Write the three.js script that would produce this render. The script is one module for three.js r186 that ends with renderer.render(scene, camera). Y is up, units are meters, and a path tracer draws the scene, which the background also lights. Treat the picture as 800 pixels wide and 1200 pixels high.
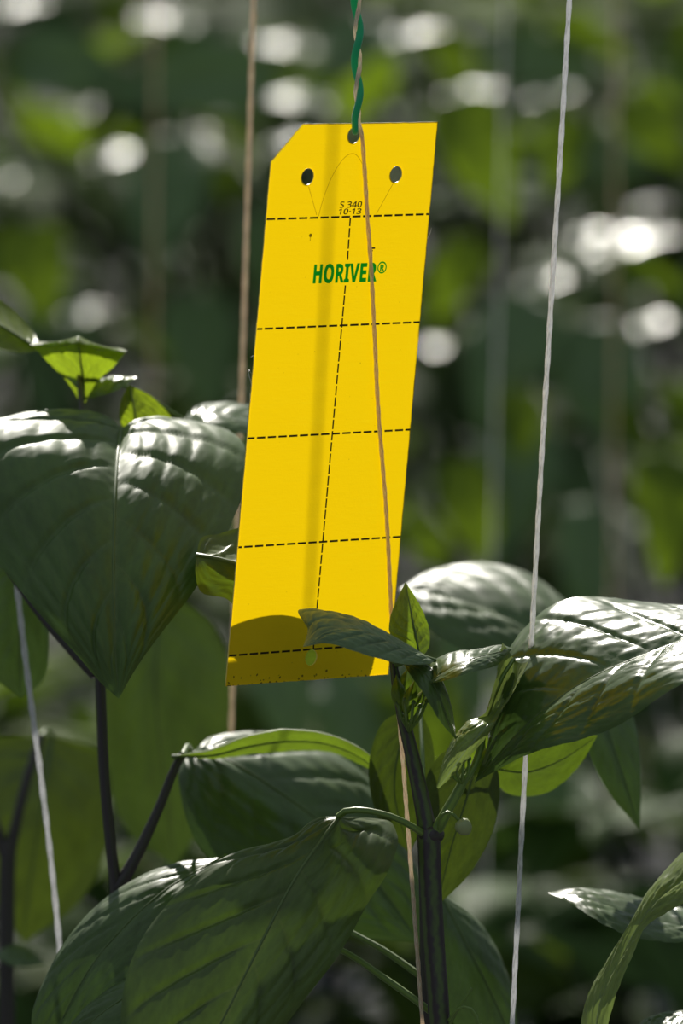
import * as THREE from 'three';
import { mergeGeometries } from 'three/addons/utils/BufferGeometryUtils.js';

/* ---------------- camera, sky, sun, exposure ---------------- */
const FOCUS = 4.0, FRAME = 0.457, PITCH = 8.63 * Math.PI / 180;      // metres; the frame is 0.457 m tall at the card
const camera = new THREE.PerspectiveCamera(2 * Math.atan(FRAME / 2 / FOCUS) * 180 / Math.PI, 800 / 1200, 0.1, 60);
const AIM = new THREE.Vector3(0, 1.1, 0);
camera.position.set(0, AIM.y + FOCUS * Math.sin(PITCH), FOCUS * Math.cos(PITCH));
camera.lookAt(AIM);
camera.focus = FOCUS;
camera.userData.fStop = 6.6;
const scene = new THREE.Scene();
{ // even bright haze of the diffusing greenhouse roof, as under an overcast sky: three times brighter overhead than at the horizon
  const W = 64, H = 32, data = new Float32Array(W * H * 4);
  for (let y = 0; y < H; y++) for (let x = 0; x < W; x++) {
    const k = (1 + 2 * Math.max(0, Math.sin(((y + 0.5) / H - 0.5) * Math.PI))) * 0.115;
    data.set([0.84 * k, 0.98 * k, 1.16 * k, 1], (y * W + x) * 4);
  }
  const t = new THREE.DataTexture(data, W, H, THREE.RGBAFormat, THREE.FloatType);
  t.mapping = THREE.EquirectangularReflectionMapping; t.magFilter = THREE.LinearFilter; t.needsUpdate = true;
  scene.background = t; scene.environment = t;
}
const sun = new THREE.DirectionalLight(new THREE.Color(1, 0.95, 0.86), 5.0);
sun.shadow.radius = 1.8;
const SUN = new THREE.Vector3(-0.072, 0.62, -1).normalize();
sun.position.copy(SUN).multiplyScalar(12); sun.target.position.set(0, 0.6, -1);
sun.castShadow = true; sun.shadow.mapSize.set(4096, 4096);
Object.assign(sun.shadow.camera, { left: -4, right: 4, top: 5, bottom: -5, near: 0.5, far: 30 });
scene.add(sun, sun.target);
const renderer = new THREE.WebGLRenderer({ antialias: true });
renderer.toneMapping = THREE.LinearToneMapping;
renderer.toneMappingExposure = 1.0;
renderer.shadowMap.enabled = true;

/* ---------------- helpers ---------------- */
camera.updateMatrixWorld(true);
const V = (x, y, z) => new THREE.Vector3(x, y, z);
const CX = V(1, 0, 0), CY = V(0, Math.cos(PITCH), -Math.sin(PITCH)), CZ = V(0, Math.sin(PITCH), Math.cos(PITCH));
// a point seen at (x, y) of the photograph and z millimetres nearer than the focused plane
function at(x, y, z = 0) {
  const k = (FOCUS - z / 1000) / FOCUS * FRAME / 1200;
  return AIM.clone().addScaledVector(CX, (x - 400) * k).addScaledVector(CY, (600 - y) * k).addScaledVector(CZ, z / 1000);
}
let seed = 7;
const rnd = () => { seed = (seed + 0x6d2b79f5) | 0; let t = Math.imul(seed ^ (seed >>> 15), 1 | seed); t = (t + Math.imul(t ^ (t >>> 7), 61 | t)) ^ t; return ((t ^ (t >>> 14)) >>> 0) / 4294967296; };
const rr = (a, b) => a + (b - a) * rnd();
const hash = (x, y) => { let h = Math.imul(x | 0, 374761393) ^ Math.imul(y | 0, 668265263); h = Math.imul(h ^ (h >>> 13), 1274126177); return ((h ^ (h >>> 16)) >>> 0) / 4294967296; };
const ss = (t) => t * t * (3 - 2 * t);
function noise(x, y) {
  const ix = Math.floor(x), iy = Math.floor(y), fx = ss(x - ix), fy = ss(y - iy);
  return (hash(ix, iy) * (1 - fx) + hash(ix + 1, iy) * fx) * (1 - fy) + (hash(ix, iy + 1) * (1 - fx) + hash(ix + 1, iy + 1) * fx) * fy;
}
const names = new Map();
function numbered(n) { const k = names.get(n) ?? 0; names.set(n, k + 1); return k ? n + '_' + String(k).padStart(3, '0') : n; }
function thing(name, label, category, p = V(0, 0, 0), group) {
  const o = new THREE.Group(); o.name = numbered(name); o.position.copy(p); scene.add(o);
  o.userData = { label, category }; if (group) o.userData.group = group;
  o.updateMatrixWorld(true);
  return o;
}
// a part whose geometry is given in world coordinates, moved into the axes of its parent (groups here are only shifted)
function part(name, geometry, material, parent, label) {
  const o = parent.userData.origin ?? parent.position;
  if (!geometry.userData.local) { geometry.translate(-o.x, -o.y, -o.z); geometry.userData.local = true; }
  const m = new THREE.Mesh(geometry, material); m.name = name; m.castShadow = m.receiveShadow = true;
  if (label) m.userData.label = label;
  m.userData.origin = o.clone();
  if (name === 'stem' || name === 'branch') (parent.userData.lines ??= []).push(geometry.userData.curve);
  parent.add(m);
  return m;
}
function single(name, geometry, material, label, category, group) {
  geometry.computeBoundingBox(); const c = geometry.boundingBox.getCenter(V()); c.y = geometry.boundingBox.min.y;
  geometry.translate(-c.x, -c.y, -c.z);
  const m = new THREE.Mesh(geometry, material); m.name = numbered(name); m.position.copy(c); m.castShadow = m.receiveShadow = true;
  m.userData = { label, category }; if (group) m.userData.group = group;
  scene.add(m); return m;
}
function gridGeometry(P, UV, nu, nv) {                               // (nu+1) x (nv+1) points
  const g = new THREE.BufferGeometry(), idx = [];
  for (let i = 0; i < nu; i++) for (let j = 0; j < nv; j++) {
    const a = i * (nv + 1) + j, b = a + 1, c = a + nv + 1, d = c + 1;
    idx.push(a, c, b, b, c, d);
  }
  g.setAttribute('position', new THREE.BufferAttribute(new Float32Array(P), 3));
  g.setAttribute('uv', new THREE.BufferAttribute(new Float32Array(UV), 2));
  g.setIndex(idx); g.computeVertexNormals();
  return g;
}
const curve = (pts) => new THREE.CatmullRomCurve3(pts, false, 'centripetal');
// a tube along points with radii in metres, closed at both ends, its section slightly ribbed
function tube(pts, radii, { seg = 8, along = 0, ribs = 0, flat = 1 } = {}) {
  const c = curve(pts), len = c.getLength(), n = along || Math.max(6, Math.ceil(len / 0.006)), fr = c.computeFrenetFrames(n, false);
  const P = [], UV = [];
  for (let i = -1; i <= n + 1; i++) {
    const k = Math.min(Math.max(i, 0), n), t = k / n, p = c.getPointAt(t), q = t * (radii.length - 1), a = Math.min(Math.floor(q), radii.length - 2);
    const r0 = radii.length > 1 ? radii[a] + (radii[a + 1] - radii[a]) * ss(q - a) : radii[0], r = i < 0 || i > n ? 1e-5 : r0;
    for (let j = 0; j <= seg; j++) {
      const w = j / seg * Math.PI * 2, rj = r * (1 + (ribs ? 0.09 * Math.cos(ribs * w) : 0));
      const v = p.clone().addScaledVector(fr.normals[k], Math.cos(w) * rj).addScaledVector(fr.binormals[k], Math.sin(w) * rj * flat);
      P.push(v.x, v.y, v.z); UV.push(t * len / 0.03, j / seg);
    }
  }
  const g = gridGeometry(P, UV, n + 2, seg); g.userData.curve = c;
  return g;
}
function twisted(pts, r, { turns = 120, lobes = 2, seg = 10, step = 0.0012 } = {}) {   // a laid twine: its section has lobes that turn along it
  const c = curve(pts), len = c.getLength(), n = Math.ceil(len / step), P = [], UV = [];
  for (let i = 0; i <= n; i++) {
    const t = i / n, p = c.getPointAt(t), d = c.getTangentAt(t), x = V(1, 0, 0).addScaledVector(d, -d.x).normalize(), y = d.clone().cross(x);
    for (let j = 0; j <= seg; j++) {
      const w = j / seg * Math.PI * 2, q = r * (0.9 + 0.12 * Math.cos(lobes * (w - t * turns)) + 0.14 * (noise(i * 0.23, j % seg * 3.1) - 0.5));
      const v = p.clone().addScaledVector(x, Math.cos(w) * q).addScaledVector(y, Math.sin(w) * q);
      P.push(v.x, v.y, v.z); UV.push(t * len / 0.02, j / seg);
    }
  }
  return gridGeometry(P, UV, n, seg);
}

/* ---------------- leaf surfaces ---------------- */
const VEINS = 7;
const veinPhase = (u, v) => (u - 0.42 * Math.abs(v) + 0.1 * v * v) * VEINS + (v > 0 ? 0.5 : 0);
// height of the quilted blade in parts of 1: domes between the side veins, grooves at the veins and the midrib
function relief(u, v) {
  const a = Math.abs(v), q = veinPhase(u, v), s = 1 - Math.exp(-Math.pow(Math.sin(Math.PI * q), 2) / 0.05) * 0.75 - 0.25 * Math.pow(Math.cos(Math.PI * q), 2);
  const edge = 1 - Math.pow(a, 6), ends = Math.min(1, u * 7) * Math.min(1, (1 - u) * 6);
  const mid = 1 - Math.exp(-(v * v) / 0.004);
  const cells = Math.abs(Math.sin(Math.PI * (a * 5 + u * 3.5))) * 0.35;
  return (s * (0.7 + cells) * edge * Math.min(1, a * 4) * ends + mid * 0.35) ;
}
function leafTexture(base, vein, dark, k) {
  const W = 512, H = 256, data = new Uint8Array(W * H * 4);
  const enc = (x) => Math.round(255 * Math.pow(Math.min(1, Math.max(0, x)), 1 / 2.2));
  for (let y = 0; y < H; y++) for (let x = 0; x < W; x++) {
    const u = x / W, v = y / H * 2 - 1, q = veinPhase(u, v), d = Math.abs(Math.sin(Math.PI * q)), a = Math.abs(v);
    let m = Math.exp(-(v * v) / 0.0006) * 0.8 + Math.exp(-(d * d) / 0.006) * 0.5 * (1 - a * 0.6);
    const ret = Math.exp(-Math.pow(noise(u * 46 + 9, v * 30) - 0.5, 2) / 0.003) * 0.25;
    const n = 0.75 + 0.3 * noise(u * 9 + k * 17, v * 5) + 0.2 * noise(u * 60, v * 36 + k * 5) - 0.12;
    m = Math.min(1, m);
    const i = (y * W + x) * 4;
    for (let c = 0; c < 3; c++) data[i + c] = enc((base[c] * (1 - m) + vein[c] * m) * n * (1 - ret) + dark[c] * ret);
    data[i + 3] = 255;
  }
  const t = new THREE.DataTexture(data, W, H); t.colorSpace = THREE.SRGBColorSpace; t.magFilter = THREE.LinearFilter; t.needsUpdate = true;
  return t;
}
function leafMaterial(map, { through = 0.4, gloss = 0.3, coat = 1, tint = [1, 1, 1] } = {}) {
  const m = new THREE.MeshPhysicalMaterial({ map, roughness: 1, transmission: through, thickness: 0, clearcoat: coat, clearcoatRoughness: gloss, specularIntensity: 0.3, side: THREE.DoubleSide });
  m.color.setRGB(...tint); m.name = 'leaf';
  return m;
}
const texMature = leafTexture([0.085, 0.165, 0.022], [0.13, 0.2, 0.05], [0.05, 0.10, 0.012], 1);
const texYoung = leafTexture([0.22, 0.34, 0.012], [0.2, 0.3, 0.04], [0.12, 0.22, 0.01], 2);
const LEAF = {
  mature: leafMaterial(texMature, { through: 0.15, gloss: 0.36 }),
  heart: leafMaterial(texMature, { through: 0.15, gloss: 0.43, coat: 0.9 }),
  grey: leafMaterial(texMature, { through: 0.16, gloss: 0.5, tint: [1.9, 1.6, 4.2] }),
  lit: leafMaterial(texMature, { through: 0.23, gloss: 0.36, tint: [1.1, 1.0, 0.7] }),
  green: leafMaterial(texYoung, { through: 0.42, gloss: 0.36, tint: [0.6, 0.62, 0.7] }),
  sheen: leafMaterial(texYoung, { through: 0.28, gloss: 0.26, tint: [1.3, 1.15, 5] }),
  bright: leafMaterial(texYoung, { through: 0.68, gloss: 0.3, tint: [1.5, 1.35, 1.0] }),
  olive: leafMaterial(texYoung, { through: 0.3, gloss: 0.4, tint: [0.42, 0.42, 0.6] }),
  wet: leafMaterial(texMature, { through: 0.2, gloss: 0.27 }),
  soft: leafMaterial(texMature, { through: 0.22, gloss: 0.45 }),
  glow: leafMaterial(texYoung, { through: 0.5, gloss: 0.3 }),
  young: leafMaterial(texYoung, { through: 0.4, gloss: 0.25, tint: [0.8, 0.85, 0.9] }),
};
const MIDRIB = new THREE.MeshPhysicalMaterial({ color: new THREE.Color().setRGB(0.09, 0.15, 0.03), roughness: 0.6, clearcoat: 0.3, clearcoatRoughness: 0.3 });

function finishLeaf(S, { nu, nv, bulge = 0.06, quilt = 0.0011, crinkle = 0.0004, wave = 0, face = 1, salt = 0 }) {
  const pts = [], nor = [], e = 1e-3;
  const cam = camera.position;
  let sign = 0;
  for (let i = 0; i <= nu; i++) for (let j = 0; j <= nv; j++) {
    const u = i / nu, v = j / nv * 2 - 1, p = S(u, v);
    const du = S(Math.min(1, u + 0.01), v).sub(S(Math.max(0, u - 0.01), v)), dv = S(u, Math.min(1, v + 0.02)).sub(S(u, Math.max(-1, v - 0.02)));
    const n = du.cross(dv).normalize();
    pts.push(p); nor.push(n); sign += n.dot(cam.clone().sub(p).normalize());
  }
  const k = (sign > 0 ? 1 : -1) * face, P = [], UV = [];
  for (let i = 0, q = 0; i <= nu; i++) {
    const u = i / nu, width = S(u, -1).distanceTo(S(u, 0)) + S(u, 0).distanceTo(S(u, 1));
    for (let j = 0; j <= nv; j++, q++) {
      const v = j / nv * 2 - 1, a = Math.abs(v), ends = Math.min(1, u * 6) * Math.min(1, (1 - u) * 6), f = Math.min(1, width / 0.03);
      let h = bulge * width * 2 * a * (1 - a) + quilt * f * relief(u, v) + crinkle * f * (noise(u * 34 + salt, v * 22 + 40) + 0.6 * noise(u * 75 + salt, v * 48) - 0.8) * ends;
      h += wave * Math.sin(u * 17 + salt + (v > 0 ? 1.3 : 0)) * a * a * ends;
      const w = pts[q].clone().addScaledVector(nor[q], h * k);
      P.push(w.x, w.y, w.z); UV.push(u, j / nv);
    }
  }
  return gridGeometry(P, UV, nu, nv);
}
const spline = (pts, off) => curve(pts.map(([x, y, z]) => at(x, y, z + off)));
// a blade between its midrib and its two edges, each a list of [x, y, z]
function blade({ mid, left, right, off = 0, nu = 72, nv = 48, ...rest }) {
  const M = spline(mid, off), L = spline(left, off), R = spline(right, off);
  const S = (u, v) => { const m = M.getPointAt(u); return v < 0 ? m.lerp(L.getPointAt(u), -v) : m.lerp(R.getPointAt(u), v); };
  M.getLengths(400); L.getLengths(400); R.getLengths(400);
  const g = finishLeaf(S, { nu, nv, ...rest });
  g.userData.mid = M;
  return g;
}
// a folded or rolled blade given by rows of points from base to tip
function rolled({ rows, off = 0, nu = 72, nv = 40, ...rest }) {
  const cols = rows[0].map((_, c) => curve(rows.map((r) => at(r[c][0], r[c][1], r[c][2] + off)))), n = cols.length - 1;
  const S = (u, v) => curve(cols.map((c) => c.getPoint(u))).getPoint((v + 1) / 2);
  const g = finishLeaf(S, { nu, nv, ...rest });
  g.userData.mid = curve(Array.from({ length: 13 }, (_, i) => S(i / 12, 0)));
  return g;
}
function addLeaf(plant, spec, material, { petiole, rib = 0.0009, stemMat } = {}) {
  const g = spec.rows ? rolled(spec) : blade(spec), M = g.userData.mid;
  const leaf = part('leaf', g, material, plant, spec.label);
  if (rib) {
    const pts = []; for (let i = 0; i <= 14; i++) pts.push(M.getPointAt(i / 14 * 0.96));
    part('midrib', tube(pts, [rib, rib * 0.75, rib * 0.45, rib * 0.2], { seg: 6 }), MIDRIB, leaf);
  }
  const base = M.getPointAt(0);
  let joint = null;                                                   // where the nearest stem or branch passes
  if (petiole === undefined) for (const c of plant.userData.lines ?? []) for (let i = 0; i <= 60; i++) { const q = c.getPoint(i / 60); if (!joint || q.distanceTo(base) < joint.distanceTo(base)) joint = q; }
  const way = petiole ? petiole.map((p) => at(...p)) : joint && joint.distanceTo(base) > 0.002 ? [joint, joint.clone().lerp(base, 0.5).add(V(0, joint.distanceTo(base) * 0.06, 0)), base] : null;
  if (way) part('petiole', tube(way, petiole ? [0.0017, 0.0014, 0.0015] : [0.0013, 0.001, 0.0009], { seg: 8 }), stemMat ?? STEM.green, leaf);
  return leaf;
}
function stemTexture(a, b, k) {
  const W = 128, H = 64, data = new Uint8Array(W * H * 4), enc = (x) => Math.round(255 * Math.pow(x, 1 / 2.2));
  for (let y = 0; y < H; y++) for (let x = 0; x < W; x++) {
    const s = Math.min(1, Math.max(0, 0.5 + 0.7 * Math.cos(y / H * Math.PI * 10) + (noise(x * 0.1 + k * 9, y * 0.4) - 0.5)));
    for (let c = 0; c < 3; c++) data[(y * W + x) * 4 + c] = enc(a[c] + (b[c] - a[c]) * s);
    data[(y * W + x) * 4 + 3] = 255;
  }
  const t = new THREE.DataTexture(data, W, H); t.colorSpace = THREE.SRGBColorSpace; t.wrapS = t.wrapT = THREE.RepeatWrapping; t.magFilter = THREE.LinearFilter; t.needsUpdate = true;
  return t;
}
const stemMat = (map) => new THREE.MeshPhysicalMaterial({ map, roughness: 0.55, clearcoat: 0.5, clearcoatRoughness: 0.35 });
const STEM = {
  purple: stemMat(stemTexture([0.07, 0.12, 0.015], [0.03, 0.018, 0.02], 1)),
  green: stemMat(stemTexture([0.17, 0.28, 0.03], [0.1, 0.19, 0.02], 2)),
  dark: stemMat(stemTexture([0.035, 0.035, 0.02], [0.03, 0.02, 0.02], 3)),
};
const toFloor = (p, x = 0, z = 0) => [V(p.x + x * 0.5, p.y * 0.5, p.z + z * 0.5), V(p.x + x, 0.0, p.z + z)];

/* ---------------- setting ---------------- */
{
  const W = 512, data = new Uint8Array(W * W * 4);
  for (let y = 0; y < W; y++) for (let x = 0; x < W; x++) {
    const s = 84 + 14 * ((x >> 2) + (y >> 2) & 1) + 50 * (noise(x * 0.03, y * 0.03) - 0.5) + 22 * (hash(x, y) - 0.5);
    data.set([s, s, s * 1.02, 255], (y * W + x) * 4);
  }
  const t = new THREE.DataTexture(data, W, W); t.colorSpace = THREE.SRGBColorSpace; t.wrapS = t.wrapT = THREE.RepeatWrapping; t.repeat.set(24, 60); t.magFilter = THREE.LinearFilter; t.needsUpdate = true;
  const f = new THREE.Mesh(new THREE.BoxGeometry(12, 0.1, 30), new THREE.MeshStandardMaterial({ map: t, roughness: 0.8 }));
  f.name = 'ground'; f.position.set(0, -0.05, -8); f.receiveShadow = true; f.userData.kind = 'structure'; f.userData.label = 'pale grey woven ground cover under the pepper rows';
  scene.add(f);
}

/* ---------------- yellow sticky card ---------------- */
const CW = 0.1, CH = 0.252;
const cardPose = new THREE.Matrix4();
{
  const r = new THREE.Matrix4().multiply(new THREE.Matrix4().makeRotationZ(-0.08762)).multiply(new THREE.Matrix4().makeRotationX(0.15062)).multiply(new THREE.Matrix4().makeRotationY(0.76585));
  const c = new THREE.Matrix4().makeBasis(CX, CY, CZ);
  cardPose.copy(c.multiply(r)).setPosition(AIM.clone().addScaledVector(CX, -0.00413823).addScaledVector(CY, 0.048687));
}
const onCard = (x, y, z = 0) => V(x / 1000, y / 1000, z / 1000).applyMatrix4(cardPose);   // millimetres on the card
{
  const card = thing('sticky_card', 'tall yellow sticky trap card with dashed black lines, hanging from the green tie', 'insect trap');
  card.applyMatrix4(cardPose);
  const S = 8, W = CW * 1000 * S, H = CH * 1000 * S, cv = document.createElement('canvas'); cv.width = W; cv.height = H;
  const x = cv.getContext('2d'), X = (mm) => (mm + 50) * S, Y = (mm) => (126 - mm) * S;
  x.fillStyle = 'rgb(255,214,0)'; x.fillRect(0, 0, W, H);
  for (let i = 0; i < 900; i++) { x.fillStyle = `rgba(${rnd() < 0.5 ? '255,226,40' : '236,190,0'},0.05)`; x.fillRect(rr(0, W), rr(0, H), rr(20, 160), rr(2, 6)); }
  x.strokeStyle = 'rgb(20,18,6)'; x.lineWidth = 0.85 * S;
  for (const [y0, ph] of [[83.7, 0], [34.7, 2], [-14.3, 1], [-63.3, 3], [-112.2, 0.5]]) {
    x.setLineDash([5 * S, 1.5 * S]); x.lineDashOffset = ph * S;
    x.beginPath(); x.moveTo(X(-49.6), Y(y0)); x.lineTo(X(49.8), Y(y0 + 0.5)); x.stroke();
  }
  x.lineWidth = 0.8 * S; x.setLineDash([4.2 * S, 0.9 * S]);
  for (const [a, b, k] of [[83.4, 64.5, 0.4], [53, -112, 1.9]]) { x.beginPath(); x.moveTo(X(1 + k * 0.4), Y(a)); x.lineTo(X(1.7), Y(b)); x.stroke(); }
  x.setLineDash([]);
  x.strokeStyle = 'rgba(150,110,0,0.55)'; x.lineWidth = 0.35 * S;
  x.beginPath(); x.moveTo(X(-18.3), Y(84.5)); x.bezierCurveTo(X(-16), Y(98), X(-8), Y(112.5), X(-1), Y(112.3)); x.bezierCurveTo(X(4), Y(112.3), X(8), Y(104), X(10), Y(99)); x.stroke();
  x.beginPath(); x.moveTo(X(-26), Y(98)); x.lineTo(X(-19.5), Y(85)); x.moveTo(X(26), Y(99)); x.lineTo(X(17), Y(85)); x.stroke();
  // print
  const fit = (text, font, x0, x1, base, cap, color, skew = 0, fat = 2) => {
    x.save(); x.font = font; x.fillStyle = color; x.textBaseline = 'alphabetic';
    const m = x.measureText(text), w = m.actualBoundingBoxRight + m.actualBoundingBoxLeft, h = m.actualBoundingBoxAscent;
    x.transform((x1 - x0) * S / w, 0, -skew * cap * S / h, cap * S / h, X(x0) + m.actualBoundingBoxLeft * (x1 - x0) * S / w, Y(base));
    x.fillText(text, 0, 0); x.strokeStyle = color; x.lineWidth = fat; x.lineJoin = 'round'; if (fat) x.strokeText(text, 0, 0); x.restore();
  };
  fit('HORIVER', 'bold 80px sans-serif', -18.2, 20.4, 54.4, 8.4, 'rgb(0,125,18)', 0, 2.5);
  x.strokeStyle = 'rgb(0,135,20)'; x.lineWidth = 0.6 * S; x.beginPath(); x.ellipse(X(23.4), Y(60.6), 2.5 * S, 2.4 * S, 0, 0, 7); x.stroke();
  fit('R', 'bold 60px sans-serif', 22.3, 24.7, 59.2, 2.8, 'rgb(0,135,20)');
  fit('S 340', '60px sans-serif', -6.0, 7.4, 87.6 + 0.6, 2.7, 'rgb(30,28,8)', 0.16);
  fit('10·13', '60px sans-serif', -6.4, 7.4, 84.9 + 0.2, 2.5, 'rgb(30,28,8)', 0.16);
  // caught specks
  x.fillStyle = 'rgba(60,45,0,0.75)'; x.beginPath(); x.ellipse(X(-22.2), Y(76), 0.9 * S, 0.8 * S, 0, 0, 7); x.fill(); x.fillStyle = 'rgba(90,70,0,0.5)'; x.fillRect(X(-22.4), Y(75.6), 0.4 * S, 2.2 * S);
  x.fillStyle = 'rgb(25,18,5)'; x.fillRect(X(15.8), Y(69.8), 2.2 * S, 0.7 * S); x.fillRect(X(16.2), Y(68.6), 0.6 * S, 0.5 * S);
  for (let i = 0; i < 46; i++) { const a = rr(-49, 40), b = -126 + Math.pow(rnd(), 3) * 5; x.fillStyle = `rgba(40,25,5,${rr(0.3, 0.9)})`; x.beginPath(); x.ellipse(X(a), Y(b), rr(0.15, 0.7) * S, rr(0.1, 0.6) * S, rr(0, 3), 0, 7); x.fill(); }
  for (let i = 0; i < 40; i++) { x.fillStyle = `rgba(120,85,0,${rr(0.1, 0.35)})`; x.beginPath(); x.ellipse(X(rr(-49, 49)), Y(rr(-125, 80)), rr(0.1, 0.35) * S, rr(0.1, 0.3) * S, 0, 0, 7); x.fill(); }
  const t = new THREE.CanvasTexture(cv); t.colorSpace = THREE.SRGBColorSpace;
  // bump: fine horizontal grain of the glue
  const B = 256, bd = new Uint8Array(B * B * 4);
  for (let yy = 0; yy < B; yy++) for (let xx = 0; xx < B; xx++) { const s = 255 * (0.5 * noise(xx * 0.06, yy * 0.5) + 0.5 * noise(xx * 0.3, yy * 0.3)); bd.set([s, s, s, 255], (yy * B + xx) * 4); }
  const bt = new THREE.DataTexture(bd, B, B); bt.wrapS = bt.wrapT = THREE.RepeatWrapping; bt.magFilter = THREE.LinearFilter; bt.repeat.set(2, 5); bt.needsUpdate = true;
  const sheet = new THREE.MeshPhysicalMaterial({ map: t, roughness: 1, transmission: 0.67, thickness: 0, clearcoat: 0.35, clearcoatRoughness: 0.4, specularIntensity: 0.3, bumpMap: bt, bumpScale: 0.00005, side: THREE.DoubleSide });
  const rim = new THREE.MeshPhysicalMaterial({ color: new THREE.Color().setRGB(0.95, 0.75, 0.12), roughness: 0.35, clearcoat: 0.6 });
  const o = [[-32.5, 126], [50, 126], [50, -126], [-50, -126], [-50, 109.2]].map(([a, b]) => V(a / 1000, b / 1000, 0));
  const edge = [];                                                   // slightly ragged cut edge
  o.forEach((p, i) => { const q = o[(i + 1) % o.length], n = Math.max(2, Math.round(p.distanceTo(q) / 0.003)); for (let k = 0; k < n; k++) { const w = p.clone().lerp(q, k / n), j = k ? 0.00012 : 0; edge.push(new THREE.Vector2(w.x + rr(-j, j), w.y + rr(-j, j))); } });
  const shape = new THREE.Shape(edge), holes = [[-1, 120.6], [-27, 102.4], [27, 102.6], [0.7, -115.7]];
  for (const [a, b] of holes) { const h = new THREE.Path(); h.absellipse(a / 1000, b / 1000, 0.0037, 0.0037, 0, Math.PI * 2, true); shape.holes.push(h); }
  const g = new THREE.ShapeGeometry(shape, 20);
  const uv = g.attributes.uv, ps = g.attributes.position;
  for (let i = 0; i < uv.count; i++) uv.setXY(i, ps.getX(i) / CW + 0.5, ps.getY(i) / CH + 0.5);
  const add = (name, geo, m, label) => { const k = new THREE.Mesh(geo, m); k.name = name; k.castShadow = k.receiveShadow = true; if (label) k.userData.label = label; card.add(k); return k; };
  add('sheet', g, sheet);
  const wall = (loop) => { const P = [], UV = []; for (const z of [0.00005, -0.00055]) loop.concat([loop[0]]).forEach((p, i) => { P.push(p.x, p.y, z); UV.push(i, z); }); return gridGeometry(P, UV, 1, loop.length); };
  add('rim', wall(edge), rim, 'pale cut edge of the card');
  for (const [a, b] of holes) add('hole_rim', wall(Array.from({ length: 28 }, (_, i) => new THREE.Vector2(a / 1000 + 0.0037 * Math.cos(i / 28 * 2 * Math.PI), b / 1000 + 0.0037 * Math.sin(i / 28 * 2 * Math.PI)))), rim);
  const glue = new THREE.MeshPhysicalMaterial({ color: new THREE.Color().setRGB(0.8, 0.8, 0.7), roughness: 0.3, transmission: 0.3 });
  const fibre = (pts) => add('glue_thread', tube(pts.map(([a, b, c]) => V(a / 1000, b / 1000, c / 1000)), [0.00014, 0.0001], { seg: 5 }), glue, 'fine white thread of glue at the left edge');
  fibre([[-50, 9, 0], [-52, 12, 1], [-53.5, 15, 1], [-52.5, 16.5, 0], [-51, 15, 0]]);
  fibre([[-50, 22, 0], [-51.5, 23, 1], [-53, 22.4, 1]]);
  fibre([[-50, 2, 0], [-51, 4, 0.5], [-51.2, 6, 0.5]]);
  fibre([[50, 73, 0], [51, 76, 0.5], [51.4, 78, 0.5]]);
}

/* ---------------- strings ---------------- */
const cardZ = (x, y) => {                                            // how much nearer than the focused plane the card lies there, in millimetres
  const o = onCard(0, 0), n = onCard(0, 0, 1).sub(o).normalize(), d = at(x, y).sub(camera.position).normalize(), t = o.clone().sub(camera.position).dot(n) / d.dot(n);
  return (FOCUS - d.multiplyScalar(-t).dot(CZ)) * 1000;
};
const TOP = cardZ(418, 145);
const twineMat = (r, g, b, k) => {
  const W = 64, data = new Uint8Array(W * W * 4);
  for (let i = 0; i < W * W; i++) { const s = 0.8 + 0.36 * noise((i % W) * 0.15, Math.floor(i / W) * 0.7 + k * 9); data.set([Math.min(255, r * s), Math.min(255, g * s), Math.min(255, b * s), 255], i * 4); }
  const t = new THREE.DataTexture(data, W, W); t.colorSpace = THREE.SRGBColorSpace; t.wrapS = t.wrapT = THREE.RepeatWrapping; t.magFilter = THREE.LinearFilter; t.needsUpdate = true;
  return new THREE.MeshPhysicalMaterial({ map: t, roughness: 1, transmission: 0.6, thickness: 0, specularIntensity: 0.3 });
};
const TAN = twineMat(255, 234, 212, 1), WHITE = twineMat(255, 255, 255, 2), OLD = twineMat(250, 230, 208, 3);
const up = (p, q, h) => { const d = p.clone().sub(q).normalize(); return p.clone().addScaledVector(d, h); };   // on above the frame
const down = (p, q, y) => p.clone().lerp(q, (p.y - y) / (p.y - q.y));
{
  // centre twine: wound with the tie above the card, then straight past its face to the plant
  const P = [];
  for (let i = 0; i <= 26; i++) { const y = -30 + i * 6.6, w = y / 72 * Math.PI * 2, f = Math.min(1, Math.max(0, (150 - y) / 30)); P.push(at(418.5 + y * 0.008 + 2.6 * Math.cos(w) * f, y, TOP + 2.6 + 1.7 * Math.sin(w) * f)); }
  P.unshift(at(412, -300, TOP), at(414, -160, TOP));
  for (const [x, y] of [[424, 160], [426.5, 190], [429.4, 240], [435, 320], [439, 400], [443, 480], [452.5, 600], [457, 690], [458.5, 725]]) P.push(at(x, y, cardZ(x, y) + 2));
  P.push(at(463, 800, -12), at(470, 870, -9), at(477, 960, -9), at(486, 1080, -9), at(495, 1200, -9));
  P.push(at(503, 1300, -9), ...toFloor(at(503, 1300, -9), 0.03));
  single('twine', twisted(P, 0.0010, { turns: 500, step: 0.0025 }), TAN, 'tan twine running straight down across the front of the yellow card', 'twine');
}
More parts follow.
